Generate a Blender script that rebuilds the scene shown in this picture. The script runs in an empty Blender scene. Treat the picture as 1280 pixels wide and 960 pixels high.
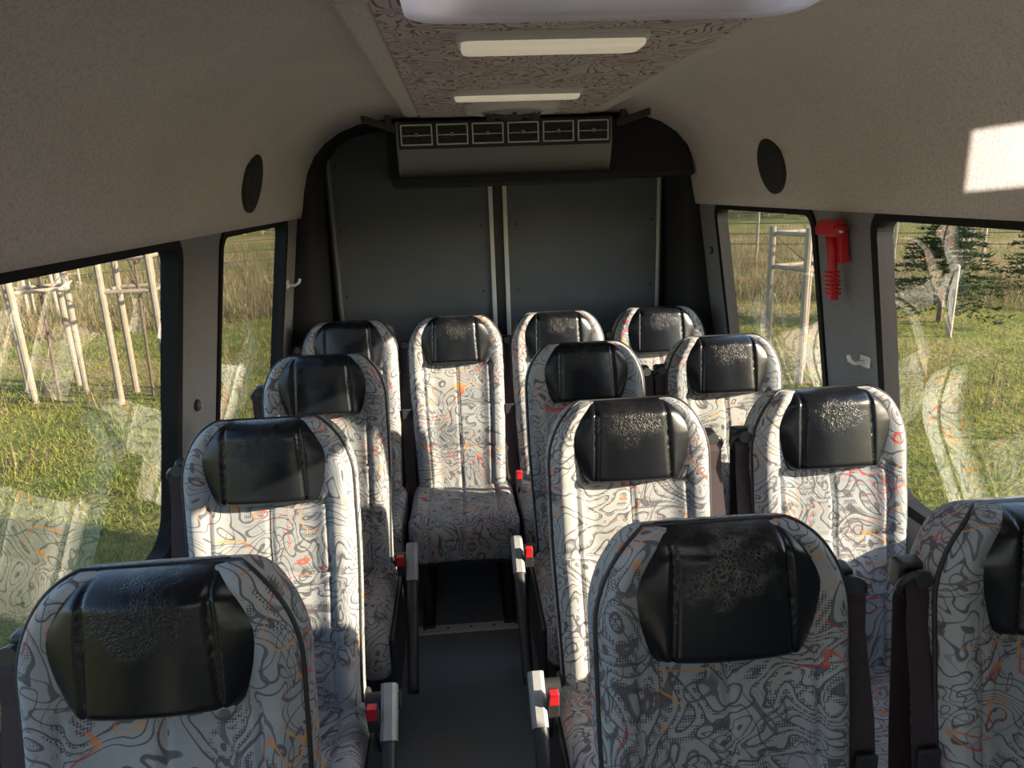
import bpy, bmesh, math, random
import numpy as np
from mathutils import Vector, Matrix
random.seed(7); rng=np.random.default_rng(5)
S=bpy.context.scene
def link(o,parent=None):
    S.collection.objects.link(o)
    if parent: o.parent=parent
    return o
def empty(name,loc=(0,0,0)):
    o=bpy.data.objects.new(name,None); o.location=loc; o.empty_display_size=.1
    return link(o)
# ---------------------------------------------------------------- materials
class NT:
    def __init__(s,name):
        s.m=bpy.data.materials.new(name); s.m.use_nodes=True
        s.t=s.m.node_tree; s.t.nodes.clear()
        s.out=s.t.nodes.new('ShaderNodeOutputMaterial')
    def n(s,typ,**k):
        nd=s.t.nodes.new(typ)
        for a,b in k.items(): setattr(nd,a,b)
        return nd
    def l(s,a,b): s.t.links.new(a,b)
    def math(s,op,a,b=None,c=None,clamp=False):
        nd=s.t.nodes.new('ShaderNodeMath'); nd.operation=op; nd.use_clamp=clamp
        for i,v in enumerate((a,b,c)):
            if v is None: continue
            if isinstance(v,(int,float)): nd.inputs[i].default_value=v
            else: s.l(v,nd.inputs[i])
        return nd.outputs[0]
    def mix(s,f,a,b):
        nd=s.t.nodes.new('ShaderNodeMix'); nd.data_type='RGBA'
        for i,v in ((0,f),(6,a),(7,b)):
            if isinstance(v,(int,float)): nd.inputs[i].default_value=v
            elif isinstance(v,tuple): nd.inputs[i].default_value=v if len(v)==4 else v+(1,)
            else: s.l(v,nd.inputs[i])
        return nd.outputs[2]
    def noise(s,vec,scale,detail=2,dist=0,rough=.5):
        nd=s.n('ShaderNodeTexNoise'); nd.inputs['Scale'].default_value=scale
        nd.inputs['Detail'].default_value=detail; nd.inputs['Distortion'].default_value=dist
        nd.inputs['Roughness'].default_value=rough
        if vec is not None: s.l(vec,nd.inputs['Vector'])
        return nd.outputs[0]
    def step(s,v,a,b):
        nd=s.n('ShaderNodeMapRange'); nd.interpolation_type='SMOOTHSTEP'
        s.l(v,nd.inputs[0]); nd.inputs[1].default_value=a; nd.inputs[2].default_value=b
        return nd.outputs[0]
    def bsdf(s,col,rough=.6,metal=0,spec=.5,bump=None,bstr=.3,bdist=.002,sheen=0):
        b=s.n('ShaderNodeBsdfPrincipled')
        if isinstance(col,tuple): b.inputs['Base Color'].default_value=col if len(col)==4 else col+(1,)
        else: s.l(col,b.inputs['Base Color'])
        if isinstance(rough,(int,float)): b.inputs['Roughness'].default_value=rough
        else: s.l(rough,b.inputs['Roughness'])
        b.inputs['Metallic'].default_value=metal
        b.inputs['Specular IOR Level'].default_value=spec
        if sheen: b.inputs['Sheen Weight'].default_value=sheen
        if bump is not None:
            bn=s.n('ShaderNodeBump'); bn.inputs['Strength'].default_value=bstr; bn.inputs['Distance'].default_value=bdist
            s.l(bump,bn.inputs['Height']); s.l(bn.outputs[0],b.inputs['Normal'])
        s.l(b.outputs[0],s.out.inputs[0]); return b
    def obj(s): return s.n('ShaderNodeTexCoord').outputs['Object']

def simple(name,col,rough=.5,metal=0,spec=.5,nscale=40,var=.15,bstr=.2,bdist=.001,sheen=0,emit=0):
    t=NT(name); v=t.obj(); n=t.noise(v,nscale,4)
    c=t.mix(n,tuple(x*(1-var) for x in col),tuple(min(1,x*(1+var)) for x in col))
    b=t.bsdf(c,rough,metal,spec,bump=t.noise(v,nscale*6,2),bstr=bstr,bdist=bdist,sheen=sheen)
    if emit: t.l(c,b.inputs['Emission Color']); b.inputs['Emission Strength'].default_value=emit
    return t.m
def felt(name,col):
    t=NT(name); v=t.obj(); n=t.noise(v,4,4); f=t.noise(v,170,3,0,.7)
    c=t.mix(n,tuple(x*.85 for x in col),tuple(x*1.12 for x in col))
    c=t.mix(t.math('MULTIPLY',t.step(f,.42,.66),.4),c,tuple(x*.45 for x in col))
    t.bsdf(c,.95,0,.1,bump=f,bstr=.7,bdist=.003,sheen=.2); return t.m

def fabric():
    t=NT('squiggle_fabric'); o=t.obj()
    oi=t.n('ShaderNodeObjectInfo')
    add=t.n('ShaderNodeVectorMath',operation='ADD'); sc=t.n('ShaderNodeVectorMath',operation='SCALE')
    comb=t.n('ShaderNodeCombineXYZ'); 
    for i in range(3): t.l(oi.outputs['Random'],comb.inputs[i])
    t.l(comb.outputs[0],sc.inputs[0]); sc.inputs['Scale'].default_value=9.0
    t.l(o,add.inputs[0]); t.l(sc.outputs[0],add.inputs[1]); v=add.outputs[0]
    def contour(seed,scale,mult,w,dist=.9,lo=.7,hi=1.3):
        a=t.n('ShaderNodeVectorMath',operation='ADD'); t.l(v,a.inputs[0]); a.inputs[1].default_value=(seed,seed*1.7,seed*.3)
        n=t.noise(a.outputs[0],scale,1.0,dist,.4)
        f=t.math('FRACT',t.math('MULTIPLY',n,mult))
        d=t.math('ABSOLUTE',t.math('SUBTRACT',f,.5))
        line=t.math('SUBTRACT',1,t.step(d,w*lo,w*hi)); return line,f,n
    l1,f1,n1=contour(0,8,11,.09,1.3)
    l2,f2,n2=contour(5.3,9.5,8,.07,1.2)
    l3,f3,n3=contour(11.1,7.5,6,.045,1.0)
    m1=t.step(t.noise(v,5,1),.46,.54)
    m2=t.step(t.noise(v,6.5,0.5),.46,.52)
    a=t.n('ShaderNodeVectorMath',operation='ADD'); t.l(v,a.inputs[0]); a.inputs[1].default_value=(3,9,1)
    nn=t.noise(a.outputs[0],6,1); m3=t.step(nn,.47,.51)
    weave=t.noise(v,260,2)
    base=t.mix(t.step(t.noise(v,4,2),.35,.65),(.30,.315,.34),(.42,.415,.41))
    base=t.mix(t.math('MULTIPLY',weave,.3),base,(.15,.15,.15))
    ch=t.n('ShaderNodeTexVoronoi'); ch.inputs['Scale'].default_value=240; ch.inputs['Randomness'].default_value=.1; t.l(v,ch.inputs['Vector'])
    dot=t.math('SUBTRACT',1,t.step(ch.outputs['Distance'],.38,.54))
    band=t.math('MULTIPLY',t.step(f1,.5,.52),t.math('SUBTRACT',1,t.step(f1,.90,.94)))
    band=t.math('MULTIPLY',band,m3)
    c=t.mix(t.math('MULTIPLY',t.math('MULTIPLY',dot,band),.85),base,(.055,.045,.06))
    c=t.mix(t.math('MULTIPLY',l1,.85),c,(.08,.08,.09))
    l2m=t.math('MULTIPLY',l2,m1)
    c=t.mix(t.math('MULTIPLY',l2m,.8),c,(.105,.09,.105))
    red=t.mix(t.step(t.noise(v,11,1),.42,.58),(.48,.06,.06),(.62,.28,.08))
    c=t.mix(t.math('MULTIPLY',t.math('MULTIPLY',l3,m2),.85),c,red)
    bp=t.math('ADD',weave,t.math('MULTIPLY',l1,-.6))
    t.bsdf(c,.9,0,.15,bump=bp,bstr=.35,bdist=.0015,sheen=.03); return t.m
def ceilfabric():
    t=NT('ceiling_squiggle_fabric'); v=t.obj()
    n=t.noise(v,8,1.0,1.6); f=t.math('FRACT',t.math('MULTIPLY',n,10))
    d=t.math('ABSOLUTE',t.math('SUBTRACT',f,.5)); line=t.math('SUBTRACT',1,t.step(d,.11,.17))
    c=t.mix(t.math('MULTIPLY',line,.9),(.66,.57,.56),(.24,.16,.165))
    t.bsdf(c,.9,0,.1,bump=t.noise(v,300,2),bstr=.3); return t.m
def leather():
    t=NT('worn_black_leather'); o=t.obj()
    sep=t.n('ShaderNodeSeparateXYZ'); t.l(o,sep.inputs[0])
    oi=t.n('ShaderNodeObjectInfo'); comb=t.n('ShaderNodeCombineXYZ'); r=t.math('MULTIPLY',oi.outputs['Random'],5.)
    for i in range(3): t.l(r,comb.inputs[i])
    add=t.n('ShaderNodeVectorMath',operation='ADD'); t.l(o,add.inputs[0]); t.l(comb.outputs[0],add.inputs[1]); v=add.outputs[0]
    x=t.math('DIVIDE',t.math('ADD',sep.outputs['X'],.004),.066); z=t.math('DIVIDE',t.math('SUBTRACT',sep.outputs['Z'],1.11),.042)
    rr=t.math('SQRT',t.math('ADD',t.math('MULTIPLY',x,x),t.math('MULTIPLY',z,z)))
    rr=t.math('ADD',rr,t.math('MULTIPLY',t.math('SUBTRACT',t.noise(v,30,4),.5),2.2))
    mask=t.math('SUBTRACT',1,t.step(rr,.2,1.3))
    nz=t.n('ShaderNodeTexNoise'); nz.inputs['Scale'].default_value=55; nz.inputs['Detail'].default_value=3; t.l(v,nz.inputs['Vector'])
    sv=t.n('ShaderNodeVectorMath',operation='SCALE'); t.l(nz.outputs['Color'],sv.inputs[0]); sv.inputs['Scale'].default_value=.03
    mp=t.n('ShaderNodeVectorMath',operation='ADD'); t.l(v,mp.inputs[0]); t.l(sv.outputs[0],mp.inputs[1])
    vo=t.n('ShaderNodeTexVoronoi',feature='DISTANCE_TO_EDGE'); vo.inputs['Scale'].default_value=130; t.l(mp.outputs[0],vo.inputs['Vector'])
    crack=t.math('SUBTRACT',1,t.step(vo.outputs['Distance'],.02,.22))
    amt=t.n('ShaderNodeSeparateColor'); t.l(oi.outputs['Color'],amt.inputs[0]); amt=amt.outputs[0]
    cm=t.math('MULTIPLY',crack,mask)
    patch=t.math('MULTIPLY',t.step(t.noise(v,45,5,0,.7),.52,.66),mask)
    wear=t.math('MAXIMUM',t.math('MULTIPLY',cm,.7),patch)
    c=t.mix(t.math('MULTIPLY',wear,amt),(.007,.008,.011),(.36,.34,.31))
    grain=t.n('ShaderNodeTexVoronoi'); grain.inputs['Scale'].default_value=420; t.l(v,grain.inputs['Vector'])
    big=t.noise(v,18,1.5,.6)
    h=t.math('ADD',t.math('MULTIPLY',grain.outputs['Distance'],.09),t.math('ADD',t.math('MULTIPLY',cm,-.8),t.math('MULTIPLY',big,.9)))
    t.bsdf(c,t.math('ADD',.27,t.math('MULTIPLY',mask,.15)),0,.38,bump=h,bstr=.5,bdist=.002); return t.m
def glass():
    t=NT('window_glass'); lw=t.n('ShaderNodeLayerWeight'); lw.inputs[0].default_value=.5
    f=t.math('POWER',lw.outputs['Facing'],1.9); f=t.math('ADD',t.math('MULTIPLY',f,.95),.07,clamp=True)
    tr=t.n('ShaderNodeBsdfTransparent'); tr.inputs[0].default_value=(.76,.79,.78,1)
    gl=t.n('ShaderNodeBsdfGlossy'); gl.inputs['Roughness'].default_value=.01
    mx=t.n('ShaderNodeMixShader'); t.l(f,mx.inputs[0]); t.l(tr.outputs[0],mx.inputs[1]); t.l(gl.outputs[0],mx.inputs[2])
    t.l(mx.outputs[0],t.out.inputs[0]); return t.m
def grass_ground():
    t=NT('grass_ground'); g=t.n('ShaderNodeNewGeometry').outputs['Position']
    n=t.noise(g,1.3,6,.3); n2=t.noise(g,14,6); n3=t.noise(g,.25,3)
    c=t.mix(t.step(n,.35,.65),(.12,.14,.03),(.25,.23,.07))
    c=t.mix(t.step(n2,.3,.7),c,(.17,.16,.05))
    c=t.mix(t.step(n3,.50,.62),c,(.30,.22,.11))
    t.bsdf(c,.95,0,.1,bump=n2,bstr=.8,bdist=.08); return t.m
def blades(name,c1,c2,c3):
    t=NT(name); g=t.n('ShaderNodeNewGeometry'); p=g.outputs['Position']
    n=t.noise(p,.8,3); n2=t.noise(p,25,2)
    c=t.mix(t.step(n,.35,.62),c1,c2); c=t.mix(t.step(n2,.45,.7),c,c3)
    d=t.n('ShaderNodeBsdfDiffuse'); tr=t.n('ShaderNodeBsdfTranslucent'); t.l(c,d.inputs[0]); t.l(c,tr.inputs[0])
    mx=t.n('ShaderNodeMixShader'); mx.inputs[0].default_value=.35; t.l(d.outputs[0],mx.inputs[1]); t.l(tr.outputs[0],mx.inputs[2])
    t.l(mx.outputs[0],t.out.inputs[0]); return t.m
def floor_mat():
    t=NT('dark_vinyl'); v=t.obj()
    n=t.noise(v,3,5); sp=t.noise(v,350,1)
    c=t.mix(n,(.18,.21,.245),(.26,.29,.32)); c=t.mix(t.step(sp,.62,.7),c,(.38,.39,.40))
    t.bsdf(c,.5,0,.4,bump=sp,bstr=.15); return t.m
def hatch_mat():
    t=NT('milky_hatch_plastic'); v=t.obj(); n=t.noise(v,8,3)
    c=t.mix(n,(.80,.79,.82),(.90,.88,.90))
    b=t.n('ShaderNodeBsdfPrincipled'); t.l(c,b.inputs['Base Color']); b.inputs['Roughness'].default_value=.3
    tr=t.n('ShaderNodeBsdfTranslucent'); t.l(c,tr.inputs[0])
    mx=t.n('ShaderNodeMixShader'); mx.inputs[0].default_value=.6
    t.l(b.outputs[0],mx.inputs[1]); t.l(tr.outputs[0],mx.inputs[2]); t.l(mx.outputs[0],t.out.inputs[0]); return t.m
M=dict(
 fabric=fabric(),leather=leather(),glass=glass(),cfab=ceilfabric(),ground=grass_ground(),floor=floor_mat(),hatch=hatch_mat(),
 piping=simple('black_piping',(.02,.02,.022),.55),
 black=simple('black_plastic',(.03,.031,.034),.45),
 rubber=simple('black_rubber',(.014,.014,.016),.7,0,.2),
 grey=simple('grey_plastic',(.30,.30,.31),.45),
 lowwall=felt('dark_grey_lining',(.27,.27,.295)),
 felt=felt('grey_felt_lining',(.74,.67,.65)),
 rear=simple('rear_black_lining',(.035,.035,.04),.8,0,.2),
 door=simple('dark_door_panel',(.13,.143,.16),.5,0,.4,nscale=4,var=.25),
 alu=simple('aluminium_strip',(.78,.78,.80),.4,.2),
 white=simple('white_plastic',(.80,.79,.80),.35,nscale=10,var=.05),
 cream=simple('cream_lens',(.92,.80,.60),.35,nscale=10,var=.05,emit=.32),  # lamps are switched off; emission added to brighten the lens
 acgrey=simple('ac_grey',(.28,.28,.30),.5,nscale=10,var=.05),
 chrome=simple('chrome_trim',(.65,.65,.65),.25,.8),
 belt=simple('maroon_belt_webbing',(.05,.034,.040),.7,0,.3,nscale=200),
 red=simple('red_plastic',(.62,.02,.03),.35,nscale=10,var=.05),
 steel=simple('painted_steel',(.05,.05,.055),.45,.3),
 wood=simple('weathered_wood',(.30,.245,.185),.85,nscale=12,var=.3),
 bark=simple('bark',(.14,.10,.07),.9,nscale=20,var=.3),
 grass=blades('grass_blades',(.14,.20,.035),(.28,.28,.07),(.40,.36,.13)),
 weed=blades('dry_weeds',(.28,.21,.12),(.19,.145,.075),(.40,.31,.19)),
 fir=blades('fir_needles',(.03,.055,.025),(.05,.075,.03),(.08,.09,.04)),
)
# ---------------------------------------------------------------- mesh helpers
def mesh(name,verts,faces,mat=None,parent=None,smooth=False,loc=(0,0,0)):
    me=bpy.data.meshes.new(name); me.from_pydata([tuple(v) for v in verts],[],faces); me.update()
    bm=bmesh.new(); bm.from_mesh(me); bmesh.ops.recalc_face_normals(bm,faces=bm.faces); bm.to_mesh(me); bm.free()
    if smooth:
        me.polygons.foreach_set('use_smooth',[True]*len(me.polygons))
    if mat: me.materials.append(M[mat])
    o=bpy.data.objects.new(name,me); o.location=loc
    return link(o,parent)
def bevel(o,w,seg=3):
    m=o.modifiers.new('bevel','BEVEL'); m.width=w; m.segments=seg; m.limit_method='ANGLE'; m.angle_limit=.6
    o.data.polygons.foreach_set('use_smooth',[True]*len(o.data.polygons))
    wn=o.modifiers.new('wn','WEIGHTED_NORMAL'); return o
def box(name,x0,x1,y0,y1,z0,z1,mat,parent=None,bw=.004,seg=2):
    v=[(x,y,z) for x in (x0,x1) for y in (y0,y1) for z in (z0,z1)]
    f=[(0,1,3,2),(4,6,7,5),(0,4,5,1),(2,3,7,6),(0,2,6,4),(1,5,7,3)]
    o=mesh(name,v,f,mat,parent)
    if bw: bevel(o,bw,seg)
    return o
def obox(name,c,ax,mat,parent=None,bw=.003):
    c=Vector(c); a,b,d=[Vector(q) for q in ax]
    v=[c+i*a+j*b+k*d for i in (-1,1) for j in (-1,1) for k in (-1,1)]
    f=[(0,1,3,2),(4,6,7,5),(0,4,5,1),(2,3,7,6),(0,2,6,4),(1,5,7,3)]
    o=mesh(name,v,f,mat,parent)
    if bw: bevel(o,bw,2)
    return o
def sweep(name,pts,sec,mat,parent=None,closed=False,smooth=True,up=(0,0,1)):
    P=[Vector(p) for p in pts]; n=len(P); k=len(sec); V=[];up=Vector(up)
    for i in range(n):
        if closed: t=(P[(i+1)%n]-P[i-1])
        else: t=P[min(i+1,n-1)]-P[max(i-1,0)]
        t.normalize(); s=t.cross(up)
        if s.length<1e-4: s=Vector((1,0,0))
        s.normalize(); u=s.cross(t).normalized()
        for a,b in sec: V.append(P[i]+s*a+u*b)
    F=[]
    for i in range(n if closed else n-1):
        j=(i+1)%n
        for q in range(k):
            r=(q+1)%k; F.append((i*k+q,i*k+r,j*k+r,j*k+q))
    if not closed: F.append(tuple(range(k))); F.append(tuple((n-1)*k+q for q in range(k)))
    return mesh(name,V,F,mat,parent,smooth)
def circ(r,n=8,ry=None): 
    ry=ry or r; return [(r*math.cos(2*math.pi*i/n),ry*math.sin(2*math.pi*i/n)) for i in range(n)]
def cyl(name,a,b,r,mat,parent=None,n=24,r2=None):
    a=Vector(a);b=Vector(b);t=(b-a).normalized(); s=t.orthogonal().normalized();u=t.cross(s); r2=r if r2 is None else r2
    V=[a+s*r*math.cos(q)+u*r*math.sin(q) for q in [2*math.pi*i/n for i in range(n)]]
    V+=[b+s*r2*math.cos(q)+u*r2*math.sin(q) for q in [2*math.pi*i/n for i in range(n)]]
    F=[(i,(i+1)%n,n+(i+1)%n,n+i) for i in range(n)]+[tuple(range(n)),tuple(range(n,2*n))]
    o=mesh(name,V,F,mat,parent); return o
def wx(z): return .965 if z<=.8 else .965-(z-.8)*(.12/.77)
# ---------------------------------------------------------------- camera
yaw,pit,rol=math.radians(4.0),math.radians(15.2),math.radians(2.0)
F=Vector((math.sin(yaw)*math.cos(pit),math.cos(yaw)*math.cos(pit),-math.sin(pit)))
R0=Vector((math.cos(yaw),-math.sin(yaw),0)); U0=R0.cross(F)
R=R0*math.cos(rol)-U0*math.sin(rol); U=U0*math.cos(rol)+R0*math.sin(rol)
cd=bpy.data.cameras.new('camera'); cam=bpy.data.objects.new('camera',cd); link(cam)
cam.matrix_world=Matrix(((R.x,U.x,-F.x,-.2),(R.y,U.y,-F.y,0),(R.z,U.z,-F.z,1.66),(0,0,0,1)))
cd.sensor_width=36; cd.lens=36*900/1280; cd.clip_start=.02; cd.clip_end=400
S.camera=cam
# ---------------------------------------------------------------- light
sd=bpy.data.lights.new('sun','SUN'); sd.energy=22; sd.angle=math.radians(.6); sd.color=(1,.84,.62)
sun=bpy.data.objects.new('sun',sd); link(sun)
az,el=math.radians(70),math.radians(18)
dirv=Vector((-math.sin(az)*math.cos(el),math.cos(az)*math.cos(el),-math.sin(el)))
sun.rotation_euler=dirv.to_track_quat('-Z','Y').to_euler(); sun.location=(8,-6,6)
w=bpy.data.worlds.new('sky'); S.world=w; w.use_nodes=True; nt=w.node_tree; nt.nodes.clear()
o_=nt.nodes.new('ShaderNodeOutputWorld'); bg=nt.nodes.new('ShaderNodeBackground'); sk=nt.nodes.new('ShaderNodeTexSky')
sk.sky_type='NISHITA'; sk.sun_disc=False; sk.sun_elevation=math.radians(25); sk.sun_rotation=math.radians(110)
bg.inputs[1].default_value=.58; nt.links.new(sk.outputs[0],bg.inputs[0]); nt.links.new(bg.outputs[0],o_.inputs[0])
S.view_settings.view_transform='Standard'
S.view_settings.exposure=0.05
# ---------------------------------------------------------------- shell
Y0,Y1=-2.3,3.45
def rrect(y0,y1,z0,z1,rt,rb,n=7):
    pts=[]
    for cy,cz,r,a0 in ((y1-rt,z1-rt,rt,0),(y0+rt,z1-rt,rt,90),(y0+rb,z0+rb,rb,180),(y1-rb,z0+rb,rb,270)):
        for i in range(n):
            a=math.radians(a0+90*i/(n-1)); pts.append((cy+r*math.cos(a),cz+r*math.sin(a)))
    return pts
WINS_L=[(-1.7,-.80),(.34,1.765),(2.085,2.89)]
WINS_R=[(-1.7,-.80),(.90,1.765),(2.085,2.89)]  # unseen stretch before the middle window left blank to shade the front row
ZB,ZT=.80,1.565
TH=.032
wi=1
for side,sx in (('left',-1),('right',1)):
    zs=[-.6,.0,.8,1.62]; V=[];
    for y in (Y0,Y1):
        for z in zs: V.append((sx*wx(z),y,z))
        for z in reversed(zs): V.append((sx*(wx(z)+TH),y,z))
    k=8; Fc=[(i,(i+1)%k,k+(i+1)%k,k+i) for i in range(k)]+[tuple(range(k)),tuple(range(k,2*k))]
    wall=mesh('wall_'+side,V,Fc,'lowwall')
    for y0,y1 in (WINS_L if sx<0 else WINS_R):
        rr=rrect(y0,y1,ZB,ZT,.05,.09)
        n=len(rr); V=[(sx*.6,y,z) for y,z in rr]+[(sx*1.3,y,z) for y,z in rr]
        Fc=[(i,(i+1)%n,n+(i+1)%n,n+i) for i in range(n)]+[tuple(range(n)),tuple(range(n,2*n))]
        cut=mesh('cut',V,Fc)
        md=wall.modifiers.new('b','BOOLEAN'); md.object=cut; md.operation='DIFFERENCE'; md.solver='EXACT'
        dg=bpy.context.evaluated_depsgraph_get(); me=bpy.data.meshes.new_from_object(wall.evaluated_get(dg))
        wall.modifiers.clear(); wall.data=me; bpy.data.objects.remove(cut)
        e=empty('window_%d'%wi); wi+=1
        inn=rrect(y0+.012,y1-.012,ZB+.014,ZT-.012,.04,.075); out=rrect(y0-.014,y1+.014,ZB-.014,ZT+.014,.06,.10)
        V=[];n=len(rr)
        for rg,dx in ((out,.0),(out,-.008),(inn,-.006),(inn,TH+.004)):
            V+=[(sx*(wx(z)+dx),y,z) for y,z in rg]
        Fc=[(q*n+i,q*n+(i+1)%n,(q+1)*n+(i+1)%n,(q+1)*n+i) for q in range(3) for i in range(n)]
        mesh('rubber_frame',V,Fc,'rubber',e,False)
        g=[(sx*(wx(z)+.014),y,z) for y,z in rrect(y0+.005,y1-.005,ZB+.005,ZT-.005,.045,.08)]
        mesh('glass_pane',g,[tuple(range(len(g)))],'glass',e)
box('floor',-1.0,1.0,Y0,Y1,-.06,0,'floor',bw=0)
wf=empty('wall_front')  # unseen cab front, added to cut the sky light on the seats
box('lower',-1.0,1.0,-2.36,-2.3,-.6,1.0,'lowwall',wf,0); box('header',-.9,.9,-2.36,-2.3,1.60,2.0,'lowwall',wf,0)
for s_ in (-1,1): box('post_%d'%(s_>0),min(s_*.80,s_*1.0),max(s_*.80,s_*1.0),-2.36,-2.3,1.0,1.62,'lowwall',wf,0)
prof=[(.842,1.575),(.832,1.61),(.818,1.68),(.798,1.75),(.765,1.815),(.715,1.87),(.65,1.912),(.57,1.94),(.47,1.957),(.31,1.96)]
full=[(-x,z) for x,z in prof]+[(-.24,1.96),(.30,1.96)]+[(x,z) for x,z in reversed(prof)]
ys=[Y0,-.8,-.2,.3,.55,1.09,1.8,2.4,3.0,Y1]
V=[(x,y,z) for y in ys for x,z in full]; k=len(full); Fc=[]
for i in range(len(ys)-1):
    for j in range(k-1):
        if abs(ys[i]-.55)<1e-6 and full[j][0]>=-.241 and full[j+1][0]<=.301: continue
        Fc.append((i*k+j,i*k+j+1,(i+1)*k+j+1,(i+1)*k+j))
ceil=mesh('ceiling',V,Fc,'felt',None,True)
sm=ceil.modifiers.new('s','SOLIDIFY'); sm.thickness=.03; sm.offset=0
pan=empty('trim_1')
for nm,y0,y1 in (('rear',1.13,2.74),('front',-2.2,.50)):
    box('fabric_panel_'+nm,-.305,.305,y0,y1,1.912,1.95,'cfab',pan,.006)
    for sx in (-1,1): 
        a,b=sorted((sx*.30,sx*.362))
        box('border_'+nm+('_l' if sx<0 else '_r'),a,b,y0-.02,y1,1.915,1.955,'felt',pan,.015,4)
for sx in (-1,1):
    a,b=sorted((sx*.33,sx*.362)); box('border_mid'+('_l' if sx<0 else '_r'),a,b,.5,1.12,1.915,1.955,'felt',pan,.015,4)
h=empty('roof_hatch')
def ring(name,o,i,z0,z1,mat,parent,chz=.012):
    n=len(o); V=[]
    for rg,z in ((o,z1),(o,z0+chz),([(a*.985+b*.015,c*.985+d*.015) for (a,c),(b,d) in zip(o,i)],z0),(i,z0),(i,z1)): V+=[(x,y,z) for x,y in rg]
    Fc=[(q*n+j,q*n+(j+1)%n,(q+1)*n+(j+1)%n,(q+1)*n+j) for q in range(4) for j in range(n)]
    return mesh(name,V,Fc,mat,parent,True)
ring('frame',rrect(-.255,.315,.52,1.15,.06,.06),rrect(-.20,.26,.57,1.09,.05,.05),1.893,1.97,'hatch',h)
g=[(x,y,1.965) for x,y in rrect(-.23,.29,.54,1.10,.04,.04)]
mesh('lid',g,[tuple(range(len(g)))],'hatch',h)
box('handle_bar',-.10,.17,.84,.865,1.915,1.93,'white',h,.006)
for x in (-.1,.155): box('handle_post_%d'%(x>0),x,x+.015,.845,.86,1.93,1.966,'white',h,.002)
def lamp(yc,w,d):
    e=empty('ceiling_lamp',(-.015,yc,0))
    rr=rrect(-w/2,w/2,-d/2,d/2,.02,.02)
    def lay(s,z): return [(x*s,y*(1-(1-s)*w/d*.6),z) for x,y in rr]
    n=len(rr);V=lay(1,1.915)+lay(1,1.904)+lay(.985,1.898)
    Fc=[(q*n+j,q*n+(j+1)%n,(q+1)*n+(j+1)%n,(q+1)*n+j) for q in range(2) for j in range(n)]+[tuple(range(2*n,3*n))]
    mesh('housing',V,Fc,'white',e,False)
    V=lay(.96,1.900)+lay(.955,1.892)+lay(.94,1.889)
    mesh('lens',V,Fc,'cream',e,True)
lamp(1.35,.33,.10); lamp(2.06,.35,.07)
e=empty('roof_vent',(.0,2.42,0))
for r1,r2,z0,z1,m,nm in ((.155,.145,1.914,1.892,'white','rim'),(.10,.085,1.892,1.882,'grey','inner_ring'),(.045,.03,1.882,1.870,'black','hub')):
    cyl(nm,(0,0,z0),(0,0,z1),r1,m,e,40,r2)
for x in (-.07,.07):
    cyl('knob_%d'%(x>0),(x,-.03,1.886),(x,-.03,1.866),.018,'black',e,16,.012)
for i in range(8):
    a=i*math.pi/4; obox('blade_%d'%i,(.07*math.cos(a),.07*math.sin(a),1.881),((.022*math.cos(a),.022*math.sin(a),0),(-.006*math.sin(a),.006*math.cos(a),0),(0,0,.002)),'black',e,0)
for sx in (-1,1):
    e=empty('ceiling_bracket',(sx*.44,2.62,1.885))
    obox('arm',(0,0,0),((.05,sx*-.03,.015*sx),(.006,.008,0),(0,0,.012)),'black',e)
    cyl('pivot',(-sx*.03,.03,.03),(-sx*.03,.03,-.02),.012,'steel',e,12)
arc=[(.80,0),(.80,.8),(.79,1.2),(.775,1.6),(.768,1.72),(.745,1.80),(.70,1.86),(.64,1.895),(.55,1.915),(.3,1.925)]
outp=[(.97,0),(.968,.8),(.90,1.2),(.845,1.6),(.82,1.72),(.79,1.80),(.74,1.87),(.66,1.93),(.57,1.955),(.3,1.965)]
af=[(-x,z) for x,z in arc]+[(x,z) for x,z in reversed(arc)]; of=[(-x,z) for x,z in outp]+[(x,z) for x,z in reversed(outp)]
n=len(af); V=[(x,3.10,z) for x,z in of]+[(x,3.085,z) for x,z in [((a*.6+b*.4),(c*.6+d*.4)) for (a,c),(b,d) in zip(af,of)]]+[(x,3.11,z) for x,z in af]+[(x,3.41,z) for x,z in af]
Fc=[(q*n+j,q*n+j+1,(q+1)*n+j+1,(q+1)*n+j) for q in range(3) for j in range(n-1)]
mesh('trim_2',V,Fc,'rear',None,True)
box('wall_rear',-1.0,1.0,3.43,3.5,-.6,1.99,'rear',bw=0)
for i,(x0,x1) in enumerate(((-.765,-.032),(.032,.765))):
    e=empty('door_%d'%(i+1))
    box('panel',x0,x1,3.38,3.42,.05,1.93,'door',e,.006)
    xe=x0 if i==0 else x1
    box('edge_strip',xe-.007+(.02 if i==0 else -.02),xe+.007+(.02 if i==0 else -.02),3.368,3.38,.3,1.85,'alu' if i else 'grey',e,.002)
    xi=x1 if i==0 else x0
    box('meeting_strip',xi-.011,xi+.009,3.36,3.385,.05,1.9,'white',e,.003)
    for k_,z in enumerate((1.2,1.5,1.78)):
        for xx in (x0+.05,x1-.05): cyl('screw_%d_%d'%(k_,xx>(x0+x1)/2),(xx,3.375,z),(xx,3.382,z),.006,'steel',e,10)
box('trim_3',-.022,.022,3.375,3.42,.05,1.92,'black',bw=.004)
hd=mesh('trim_4',[(-.45,3.0,1.925),(.74,3.0,1.925),(-.45,2.98,1.70),(.79,2.98,1.685),(-.45,3.36,1.925),(.74,3.36,1.925),(-.45,3.36,1.69),(.79,3.36,1.685)],
  [(0,1,3,2),(4,6,7,5),(0,2,6,4),(1,5,7,3),(0,4,5,1),(2,3,7,6)],'rear'); bevel(hd,.02,4)
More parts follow.
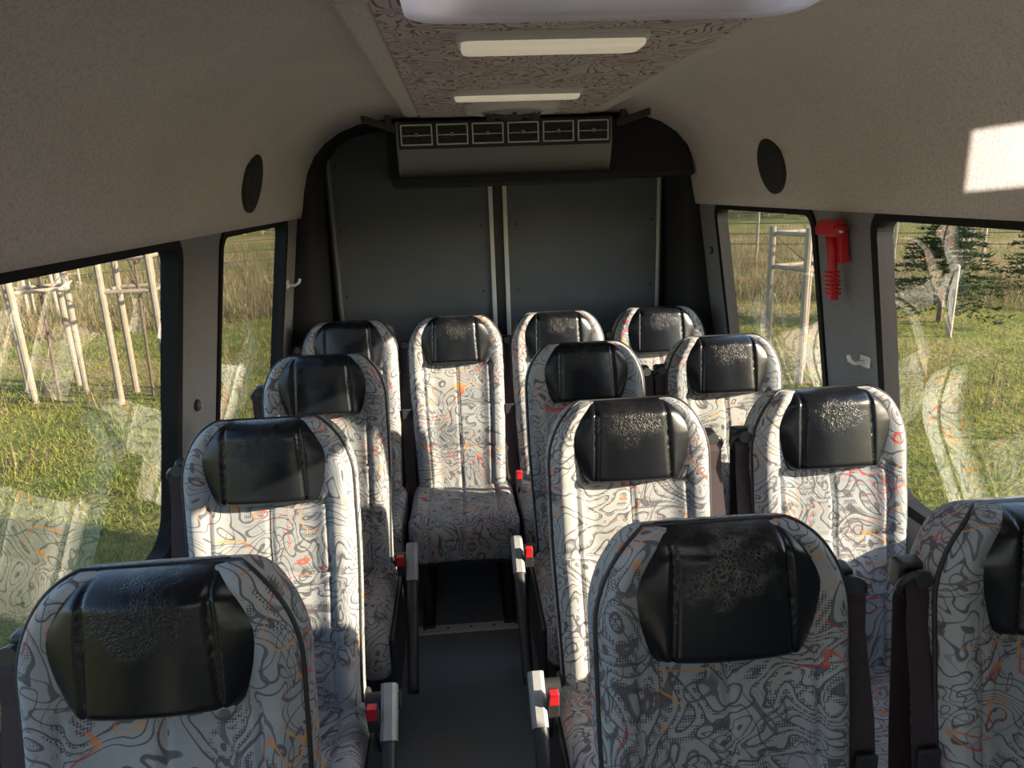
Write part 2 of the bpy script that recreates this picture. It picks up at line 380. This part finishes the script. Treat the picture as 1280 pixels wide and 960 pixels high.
# ---------------------------------------------------------------- air conditioner
e=empty('air_conditioner')
sec=[(2.76,1.905),(2.755,1.805),(2.79,1.735),(2.83,1.70),(3.02,1.70),(3.02,1.905)]
V=[(x,y,z) for x in (-.395,.395) for y,z in sec]; n=6
b=mesh('housing',V,[(i,(i+1)%n,n+(i+1)%n,n+i) for i in range(n)]+[tuple(range(n)),tuple(range(n,2*n))],'acgrey',e); bevel(b,.008,3)
box('vent_panel',-.385,.385,2.742,2.765,1.808,1.902,'black',e,.004)
obox('lower_lip',(0,2.80,1.69),((.42,0,0),(0,.05,-.005),(0,0,.016)),'rear',e,.006)
for i in range(6):
    cx=-.32+i*.128; w_=.057; zc=1.855; hh=.036; y=2.742
    for q,(x0,x1,z0,z1) in enumerate(((cx-w_,cx+w_,zc+hh-.005,zc+hh),(cx-w_,cx+w_,zc-hh,zc-hh+.005),(cx-w_,cx-w_+.005,zc-hh,zc+hh),(cx+w_-.005,cx+w_,zc-hh,zc+hh))):
        box('vent%d_frame_%d'%(i,q),x0,x1,y-.008,y+.004,z0,z1,'alu',e,.001)
    for q,dz in enumerate((-.018,0,.018)):
        obox('vent%d_slat_%d'%(i,q),(cx,y-.001,zc+dz),((w_-.006,0,0),(0,.006,.002),(0,0,.0015)),'steel' if dz else 'chrome',e,0)
    for q in (-.03,0,.03): obox('vent%d_fin_%d'%(i,int(q*100)),(cx+q,y+.002,zc),((.0012,0,0),(0,.005,0),(0,0,hh-.006)),'steel',e,0)
    box('vent%d_knob'%i,cx-.006,cx+.006,y-.012,y,zc-.006,zc+.006,'grey',e,.001)
for sx in (-1,1):
    e=empty('wall_speaker'); zc=1.70; xw=.795; c=Vector((sx*xw,2.27,zc)); nrm=Vector((-sx,0,-.27)).normalized()
    up=Vector((0,0,1))-nrm*nrm.z; up.normalize(); sd_=nrm.cross(up)
    cyl('rim',c-nrm*.03,c+nrm*.010,.090,'black',e,48,.086)
    cyl('grille',c+nrm*.009,c+nrm*.012,.074,'steel',e,48,.072)
    for i in range(-4,5):
        hl=math.sqrt(max(.064**2-(i*.014)**2,0)); obox('slat_%d'%(i+4),c+nrm*.0125+up*i*.014,(sd_*hl,up*.002,nrm*.0006),'black',e,0)
# added out-of-view spot and snoot, imitating a reflected sun patch on the right wall
e=empty('sun_patch_spot'); src=Vector((-.45,-.35,1.80)); tgt=Vector((.818,1.26,1.685)); ax=(tgt-src).normalized()
sdx=ax.cross(Vector((0,0,1))).normalized(); upx=sdx.cross(ax)
hw,hh_,ln,th=.0095,.0056,.20,.003
for nm,off,(a,b) in (('snoot_top',upx*(hh_+th),(hw+.006,th)),('snoot_bottom',-upx*(hh_+th),(hw+.006,th)),('snoot_left',-sdx*(hw+th),(th,hh_+.006)),('snoot_right',sdx*(hw+th),(th,hh_+.006))):
    obox(nm,src+ax*(ln/2)+off,(sdx*a,upx*b,ax*(ln/2+.02)),'black',e,0)
obox('snoot_base',src-ax*.022,(sdx*.016,upx*.014,ax*.002),'black',e,0)
cyl('snoot_stem',src+upx*.01,Vector((src.x,src.y,1.945)),.006,'black',e,10)
pl=bpy.data.lights.new('patch_light','SPOT'); pl.energy=520; pl.color=(1,.90,.76); pl.shadow_soft_size=.0008; pl.spot_size=math.radians(12); pl.spot_blend=0
po=bpy.data.objects.new('patch_light',pl); link(po,e); po.location=src; po.rotation_euler=ax.to_track_quat('-Z','Y').to_euler()
# ---------------------------------------------------------------- emergency hammer
e=empty('emergency_hammer')
def wp(y,z,off): return Vector((wx(z)-off,y,z))
up=(wp(0,1.5,0)-wp(0,1.3,0)).normalized(); nr=Vector((-up.z,0,up.x)).normalized()
if nr.x>0: nr=-nr
c=wp(1.92,1.44,.02); Yv=Vector((0,1,0))
obox('mount_plate',c+up*.045+nr*.0,(Yv*.035,up*.05,nr*.012),'red',e)
obox('hammer_head',c+up*.085+nr*.02,(Yv*.058,up*.014,nr*.014),'red',e,.005)
for s_ in (-1,1): cyl('steel_tip_%d'%(s_>0),c+up*.085+nr*.02+Yv*s_*.055,c+up*.085+nr*.02+Yv*s_*.072,.008,'chrome',e,12,.001)
obox('head_cap',c+up*.10+nr*.015,(Yv*.04,up*.012,nr*.018),'red',e,.005)
sweep('handle',[c+up*.08+nr*.02,c+up*.02+nr*.018,c-up*.02+nr*.02,c-up*.09+nr*.022,c-up*.105+nr*.022],circ(.014,10,.012),'red',e)
for i in range(6): obox('grip_rib_%d'%i,c-up*(.03+i*.012)+nr*.022,(Yv*.018,up*.0032,nr*.014),'red',e,.001)
for sx,y,z,m in ((1,1.84,1.17,'white'),(-1,2.94,1.32,'white')):
    e=empty('coat_hook'); c=Vector((sx*(wx(z)-.006),y,z))
    obox('plate',c,((0,.022,0),(sx*.004,0,0),(0,0,.016)),m,e)
    sweep('hook',[c,c+Vector((-sx*.03,0,-.005)),c+Vector((-sx*.045,0,.005)),c+Vector((-sx*.05,0,.02))],circ(.006,8),m,e)
for sx,y,z in ((-1,1.90,1.13),(-1,1.12,1.60),(1,3.0,1.38)):
    c=Vector((sx*wx(z),y,z)); e=empty('wall_fixing')
    cyl('washer',c,c+Vector((-sx*.008,0,0)),.016,'steel',e,16); cyl('bolt',c,c+Vector((-sx*.016,0,0)),.008,'grey',e,6)
e=empty('trim_5'); box('strip',-.44,-.0,2.46,2.51,0,.008,'white',e,.002)
for i in range(5): cyl('screw_%d'%i,(-.40+i*.09,2.485,.007),(-.40+i*.09,2.485,.010),.005,'steel',e,8)
# ---------------------------------------------------------------- seats
RA=math.radians(11); uu=Vector((0,math.sin(RA),math.cos(RA))); nn=Vector((0,-math.cos(RA),math.sin(RA))); O=Vector((0,-.13,.445))
L=.725
def P(x,l,d): return O+Vector((x,0,0))+uu*l+nn*d
def sst(a,b,x):
    t=min(1,max(0,(x-a)/(b-a))); return t*t*(3-2*t)
def bw_(l):
    w=.182+.014*sst(0,.45,l)
    l1=.58
    if l>l1:
        t=(l-l1)/(L-l1); t=min(t,1); w=.112+(w-.112)*(1-t**1.9)**.68
    return w
def groove(x,c,w): return math.exp(-((x-c)/w)**2)
def bdepth(s,l,w):
    x=s*w; a=abs(s)
    d=.020*sst(.45,.85,a)
    d+=-.030*max(0,(a-.86)/.14)**2
    d+=.010*math.cos(min(1,l/.55)*math.pi*2)*-1*(1-a)*.6
    if l<.54: d-=.007*groove(x,0,.004)
    for gl in (.18,.36,.52): d-=.007*groove(l,gl,.005)*(1-sst(.9,1,a))
    for gl,c in ((.09,1),(.27,1),(.44,1)): d+=.009*math.exp(-((l-gl)/.055)**2)*(1-a**2)
    d-=.008*groove(a,.70,.03)*(1 if l<.54 else 0)
    return d
def build_back():
    ls=[i*.0092 for i in range(int(L/.0092))]
    ls=[l for l in ls if l<L-.03]+[L-.03+.03*math.sin(math.radians(a)) for a in range(0,91,9)]
    NS=71; NB=9; rings=[]
    for l in ls:
        w=bw_(l); t=max(0,(l-(L-.035))/.035); sh=math.sqrt(max(0,1-t*t)); r=[]
        mid=-.05; 
        for i in range(NS):
            s=-1+2*i/(NS-1); s=math.copysign(abs(s)**.9,s); d=bdepth(s,l,w); r.append(P(s*w,l,mid+(d-mid)*(.25+.75*sh)))
        for fx,dd in ((1.02,-.035),(1.03,-.06),(1.01,-.085)): r.append(P(w*fx,l,mid+(dd-mid)*(.25+.75*sh)))
        for i in range(NB):
            s=1-2*i/(NB-1); r.append(P(s*w*.97,l,mid+(-.10-.012*(1-s*s)-mid)*(.25+.75*sh)))
        for fx,dd in ((1.01,-.085),(1.03,-.06),(1.02,-.035)): r.append(P(-w*fx,l,mid+(dd-mid)*(.25+.75*sh)))
        rings.append(r)
    k=len(rings[0]); V=[p for r in rings for p in r]; Fc=[]
    for i in range(len(rings)-1):
        for j in range(k): Fc.append((i*k+j,i*k+(j+1)%k,(i+1)*k+(j+1)%k,(i+1)*k+j))
    Fc.append(tuple(range(k))); 
    b0=(len(rings)-1)*k; Fc.append(tuple(b0+q for q in range(k)))
    return V,Fc
def build_head():
    l0,l1=L-.195,L+.002; N=44; NS=61; rings=[]
    for i in range(N+1):
        f=i/N; l=l0+(l1-l0)*(1-(1-f)**1.35)
        g=(l-l0)/(l1-l0)
        if g<.58: w=.112+(.166-.112)*(g/.58)**.9
        else: w=.098+(.166-.098)*(1-((g-.58)/.42)**1.15)
        w-=.004*groove(g,.58,.06)
        w*= (1-.10*max(0,(g-.93)/.07)**2); w*=(1-.05*max(0,(.05-g)/.05)**2)
        eb=min(1,g/.07); eb=math.sqrt(max(0,1-(1-eb)**2)); et=max(0,(g-.80)/.20); et=math.sqrt(max(0,1-et*et))
        r=[]; seam=.084+.008*(1-g)
        for j in range(NS):
            s=-1+2*j/(NS-1); x=s*w; a=abs(x)
            if a<seam: d=.030+.012*(1-(a/seam)**2.4)
            else: d=.026*(1-((a-seam)/max(.001,w-seam))**1.5)+.005
            d-=.008*groove(a,seam,.0035)
            d=.006+(d-.006)*eb
            base=-.055; d=base+(d-base)*et if et<1 else d
            r.append(P(x,l,d))
        for j in range(7):
            s=1-2*j/6; r.append(P(s*w,l,-.055-.012*et))
        rings.append(r)
    k=len(rings[0]); V=[p for r in rings for p in r]; Fc=[]
    for i in range(len(rings)-1):
        for j in range(k): Fc.append((i*k+j,i*k+(j+1)%k,(i+1)*k+(j+1)%k,(i+1)*k+j))
    Fc.append(tuple(range(k))); b0=(len(rings)-1)*k; Fc.append(tuple(b0+q for q in range(k)))
    return V,Fc
def build_cushion():
    N=50; NS=61; V=[];Fc=[]; W=.205
    prof_=[]
    for i in range(N+1):
        f=i/N
        if f<.62: y=-.08-(f/.62)*.40; z=.455+.028*(f/.62)
        else:
            a=(f-.62)/.38
            if a<.45: q=a/.45*math.pi/2; y=-.48-.055*math.sin(q); z=.483-.055+.055*math.cos(q)
            else: q=(a-.45)/.55; y=-.535+.02*q; z=.428-.105*q
        prof_.append((y,z,f))
    rings=[]
    for y,z,f in prof_:
        r=[]
        for j in range(NS):
            s=-1+2*j/(NS-1); a=abs(s); inset=.03*max(0,(a-.85)/.15)**2
            puff=.012*sst(.4,.8,a)-.008*groove(a,.66,.03)-.006*groove(s*W,0,.005)-.006*groove(f,.33,.012)
            if f<.62: r.append(Vector((s*W,y,z+puff-inset)))
            else:
                ny=-1 if f>.79 else -.6; r.append(Vector((s*W,y+ny*(puff-inset),z+(puff-inset)*(.3 if f<.79 else 0))))
        rings.append(r)
    V=[p for r in rings for p in r]; k=NS
    for i in range(len(rings)-1):
        for j in range(k-1): Fc.append((i*k+j,i*k+j+1,(i+1)*k+j+1,(i+1)*k+j))
    nb=len(V); V+=[Vector((-W*1.0,-.08,.33)),Vector((W*1.0,-.08,.33))]
    Fc.append(tuple([i*k for i in range(len(rings))]+[nb])); Fc.append(tuple([i*k+k-1 for i in range(len(rings))]+[nb+1]))
    e0=(len(rings)-1)*k; Fc.append(tuple(range(e0,e0+k))+(nb+1,nb)); Fc.append(tuple(range(0,k))+(nb+1,nb))
    return V,Fc
shared={}
def part(name,key,builder,mat,parent,smooth=True):
    if key not in shared:
        o=mesh(name,*builder(),mat,parent,smooth); shared[key]=o.data; return o
    o=bpy.data.objects.new(name,shared[key]); return link(o,parent)
def pipe_pts():
    pts=[];ls=[.0+i*.02 for i in range(36)]; ls=[l for l in ls if l<L-.04]+[L-.04+.04*math.sin(math.radians(a)) for a in range(0,91,10)]
    for l in ls:
        w=bw_(l); t=max(0,(l-(L-.035))/.035); sh=math.sqrt(max(0,1-t*t)); pts.append((w*1.012,l,-.05+(-.014+.05)*(.25+.75*sh)))
    return [P(-x,l,d) for x,l,d in pts]+[P(x,l,d) for x,l,d in reversed(pts)]
def seat(x,y,belt,arm,buckle=None,wear=.05):
    e=empty('passenger_seat',(x,y,0))
    part('backrest','back',build_back,'fabric',e); hp=part('headrest_pad','head',build_head,'leather',e); hp.color=(wear,wear,wear,1)
    part('cushion','cush',build_cushion,'fabric',e)
    if 'pipe' not in shared:
        o=sweep('piping',pipe_pts(),circ(.0042,6),'piping',e,up=(0,-1,.2)); shared['pipe']=o.data
    else: link(bpy.data.objects.new('piping',shared['pipe']),e)
    box('seat_pan',-.19,.19,-.50,-.02,.295,.34,'steel',e,.01)
    for s in (-1,1):
        box('leg_plate_%d'%(s>0),s*.16-.012,s*.16+.012,-.42,-.05,.02,.30,'steel',e,.004)
        box('foot_rail_%d'%(s>0),s*.16-.025,s*.16+.025,-.46,-.0,0,.022,'steel',e,.004)
    obox('recliner_cover',(0,-.085,.41),((.20,0,0),(0,.03,.0),(0,0,.06)),'black',e,.01)
    if arm:
        ax=arm*.262; a=Vector((ax,-.20,.53)); b=Vector((ax,-.50,.25)); t=(b-a).normalized(); up_=Vector((0,t.z,-t.y)); 
        if up_.z<0: up_=-up_
        sec=[(-.015,-.02),(.015,-.02),(.017,.0),(.015,.02),(.008,.026),(-.008,.026),(-.015,.02),(-.017,0)]
        sweep('armrest_pad',[a+t*.06,a+t*.08,b-t*.02,b],sec,'black',e,up=up_)
        sweep('armrest_shell',[a-t*.035,a-t*.02,a+t*.085],[(p*1.15,q*1.15) for p,q in sec],'grey',e,up=up_,smooth=False)
        cyl('armrest_pivot',(ax-arm*.06,-.16,.50),(ax+arm*.020,-.16,.50),.022,'black',e,20)
        box('side_cover',min(arm*.205,arm*.218),max(arm*.205,arm*.218),-.50,-.06,.20,.43,'black',e,.006)
    bk=arm if arm else (buckle or 0)
    if bk:
        c=Vector((bk*.229,-.245,.0))
        sweep('buckle_stalk',[c+Vector((0,.07,.38)),c+Vector((0,.01,.50))],[(-.008,-.004),(.008,-.004),(.008,.004),(-.008,.004)],'black',e,smooth=False,up=(1,0,0))
        obox('buckle_body',c+Vector((0,0,.525)),((.013,0,0),(0,.012,0),(0,-.006,.036)),'black',e,.003)
        obox('buckle_button',c+Vector((0,-.010,.557)),((.0105,0,0),(0,.010,0),(0,-.002,.007)),'red',e,.002)
        obox('buckle_face',c+Vector((0,-.0155,.543)),((.0105,0,0),(0,.002,.0),(0,-.002,.014)),'red',e,.001)
    if belt:
        s=belt; g=P(s*.212,.60,-.04)
        lp=[g+Vector((.026*math.cos(q),-.012*math.sin(q)*.5,.022*math.sin(q))) for q in [2*math.pi*i/16 for i in range(16)]]
        sweep('belt_guide',lp,circ(.007,8),'black',e,closed=True,up=(0,1,0))
        obox('guide_mount',g+Vector((-s*.01,.03,.005)),((.028,0,0),(0,.018,0),(0,0,.026)),'black',e,.008)
        cyl('guide_cap',g+Vector((0,-.008,.018)),g+Vector((0,-.02,.02)),.014,'black',e,16)
        path=[g+Vector((0,-.004,.012)),g+Vector((0,-.016,-.012)),g+Vector((0,-.022,-.06)),P(s*.215,.40,-.012),P(s*.217,.2,-.012),P(s*.216,.05,-.01),Vector((s*.215,-.14,.40)),Vector((s*.215,-.13,.30))]
        sweep('belt_webbing',path,[(-.0225,-.0008),(.0225,-.0008),(.0225,.0008),(-.0225,.0008)],'belt',e,up=(0,-1,.1),smooth=False)
        path=[g+Vector((0,.01,.012)),g+Vector((0,.02,-.03)),P(s*.212,.35,-.08),P(s*.212,.0,-.09)]
        sweep('belt_return',path,[(-.0225,-.0008),(.0225,-.0008),(.0225,.0008),(-.0225,.0008)],'belt',e,up=(0,-1,.1),smooth=False)
        obox('latch_tongue',P(s*.217,.33,-.002),((.018,0,0),(0,.004,0),(0,0,.022)),'black',e,.003)
        box('belt_reel',min(s*.195,s*.235),max(s*.195,s*.235),-.16,-.08,.24,.33,'black',e,.008)
    return e
ROW=[.95,1.63,2.31]
WR=((.05,.42,.0),(.03,.08,.0),(.06,.04,.0))
for i,(xl,xi,xo) in enumerate(((-.65,.178,.715),(-.67,.195,.70),(-.655,.208,.685))):
    seat(xl,ROW[i]-(.02 if i==0 else 0),-1,1,wear=WR[i][0]); seat(xi,ROW[i],1,-1,wear=WR[i][1]); seat(xo,ROW[i],-1,0,buckle=-1,wear=WR[i][2])
seat(-.66,2.95,-1,0,buckle=None); seat(-.224,2.95,-1,0,buckle=1,wear=.08); seat(.205,2.95,-1,0,buckle=None); seat(.64,2.95,-1,0)
# ---------------------------------------------------------------- outside
gx,gy=np.meshgrid(np.linspace(-70,70,71),np.linspace(-40,90,66)); 
gz=-.60+.03*np.sin(gx*.7)*np.cos(gy*.5); far=np.maximum(0,np.hypot(gx,gy)-32); gz=gz+far*.07
V=list(zip(gx.ravel(),gy.ravel(),gz.ravel())); nx=71
Fc=[(j*nx+i,j*nx+i+1,(j+1)*nx+i+1,(j+1)*nx+i) for j in range(65) for i in range(70)]
mesh('grass_field',V,Fc,'ground',None,True)
def bladefield(name,px,py,hmin,hmax,wd,mat,lean=.5):
    n=len(px); h_=rng.uniform(hmin,hmax,n); a=rng.uniform(0,2*np.pi,n); ln=rng.uniform(0,lean,n)*h_; b=rng.uniform(0,2*np.pi,n)
    z=-.60+.03*np.sin(px*.7)*np.cos(py*.5)+np.maximum(0,np.hypot(px,py)-32)*.07-.02
    w_=wd*rng.uniform(.6,1.4,n)
    v=np.empty((n*3,3)); v[0::3]=np.stack([px-w_*np.cos(a),py-w_*np.sin(a),z],1); v[1::3]=np.stack([px+w_*np.cos(a),py+w_*np.sin(a),z],1)
    v[2::3]=np.stack([px+ln*np.cos(b),py+ln*np.sin(b),z+h_],1)
    me=bpy.data.meshes.new(name); me.vertices.add(n*3); me.vertices.foreach_set('co',v.ravel()); me.loops.add(n*3); me.loops.foreach_set('vertex_index',np.arange(n*3))
    me.polygons.add(n); me.polygons.foreach_set('loop_start',np.arange(n)*3); me.update(calc_edges=True); me.validate(); me.materials.append(M[mat])
    return link(bpy.data.objects.new(name,me))
def wedge(n,side,r0,r1,a0,a1):
    r=r0+(r1-r0)*rng.uniform(0,1,n)**1.3; a=np.radians(rng.uniform(a0,a1,n)); return side*r*np.sin(a),r*np.cos(a)
def clump(px,py,s=.05): return px+rng.normal(0,s,len(px)),py+rng.normal(0,s,len(px))
pxs=[];pys=[]
for sd2,a0,a1 in ((1,14,62),(-1,8,62)):
    cx,cy=wedge(6500,sd2,2.4,17,a0,a1); px=np.repeat(cx,14);py=np.repeat(cy,14); px,py=clump(px,py,.08)
    k_=np.abs(px)>1.25; k_|=py>3.8; pxs.append(px[k_]);pys.append(py[k_])
bladefield('meadow_grass',np.concatenate(pxs),np.concatenate(pys),.03,.11,.006,'grass',1.0)
pxs=[];pys=[]
for sd2,a0,a1 in ((1,10,62),(-1,5,62)):
    cx,cy=wedge(2300,sd2,14.5,34,a0,a1); px=np.repeat(cx,10);py=np.repeat(cy,10); px,py=clump(px,py,.2); pxs.append(px);pys.append(py)
    cx,cy=wedge(60,sd2,7,14,a0,a1); px=np.repeat(cx,12);py=np.repeat(cy,12); px,py=clump(px,py,.1); pxs.append(px);pys.append(py)
bladefield('dry_weeds',np.concatenate(pxs),np.concatenate(pys),.12,.5,.010,'weed',.8)
def tree_guard(x,y,h_=1.75,w_=.27,rot=.3):
    e=empty('tree_guard',(x,y,-.60)); e.rotation_euler=(0,0,rot)
    cs=[(-w_,-w_),(w_,-w_),(w_,w_),(-w_,w_)]
    for i,(a,b) in enumerate(cs): cyl('stake_%d'%i,(a,b,-.1),(a+random.uniform(-.03,.03),b,h_),.038,'wood',e,10)
    for z in (h_-.08,h_*.74):
        for i in range(4):
            a=cs[i];b=cs[(i+1)%4]; cyl('rail_%d_%d'%(i,z>1.5),(a[0],a[1],z),(b[0],b[1],z),.024,'wood',e,8)
    cyl('sapling_trunk',(0,0,-.1),(.05,.03,2.6),.022,'bark',e,8,.008)
    for i in range(12):
        z=1.2+i*.11; q=i*2.4; cyl('twig_%d'%i,(.02,.01,z),(.02+.4*math.cos(q),.01+.4*math.sin(q),z+.35),.008,'bark',e,5,.002)
tree_guard(3.75,7.9); tree_guard(-3.9,8.6,rot=.1); tree_guard(-5.2,9.0,rot=.6); tree_guard(-2.6,14); tree_guard(5.4,17); tree_guard(-9,16); tree_guard(11.5,16)
def fir(x,y,h_=1.9,r=.75):
    e=empty('fir_tree',(x,y,-.60)); cyl('trunk',(0,0,-.05),(0,0,h_*.97),.045,'bark',e,8,.008)
    V=[];Fc=[]
    for i in range(190):
        t=random.random()**.8; z=.15+t*(h_-.2); R_=r*(1-t)**.8+.05; q=random.uniform(0,6.283); 
        for j in range(34):
            f=random.uniform(.1,1); p=Vector((R_*f*math.cos(q),R_*f*math.sin(q),z-.12*f*R_+.05*f)); d=Vector((random.uniform(-1,1),random.uniform(-1,1),random.uniform(-.4,.8))).normalized()*.09
            d+=Vector((math.cos(q),math.sin(q),0))*.03; s=d.orthogonal().normalized()*.016; k_=len(V); V+=[p-s,p+s,p+d]; Fc.append((k_,k_+1,k_+2))
    me=bpy.data.meshes.new('branches'); me.from_pydata(V,[],Fc); me.materials.append(M['fir']); link(bpy.data.objects.new('branches',me),e)
fir(7.35,10.7,2.0,.95); fir(10.6,12.5,2.0,.9)
e=empty('garden_stake',(6.75,9.6,-.6)); cyl('post',(0,0,-.1),(0,0,1.0),.04,'wood',e,8); cyl('cap',(0,0,1.0),(0,0,1.03),.045,'wood',e,8,.02)
for sx in (-1,1):
    e=empty('wire_fence')
    pts=[(sx*(4+i*1.6),24-i*.9) for i in range(14)]
    for i,(a,b) in enumerate(pts): cyl('post_%d'%i,(a,b,-.65),(a,b,1.1),.04,'wood',e,6)
    for z in (-.2,.1,.4,.7,1.0): sweep('wire_%d'%int(z*10+5),[(a,b,z) for a,b in pts],circ(.010,4),'steel',e)
V=[];Fc=[]
for i in range(9000):
    a=random.uniform(-65,65); r=random.uniform(38,44); p=Vector((r*math.sin(math.radians(a)),r*math.cos(math.radians(a)),random.uniform(-.3,1)*3.2)); 
    d=Vector((random.uniform(-1,1),random.uniform(-1,1),random.uniform(-.2,1.4)))*.5; s=d.orthogonal().normalized()*.10; k_=len(V); V+=[p-s,p+s,p+d]; Fc.append((k_,k_+1,k_+2))
me=bpy.data.meshes.new('hedge'); me.from_pydata(V,[],Fc); me.materials.append(M['weed']); link(bpy.data.objects.new('hedge',me))
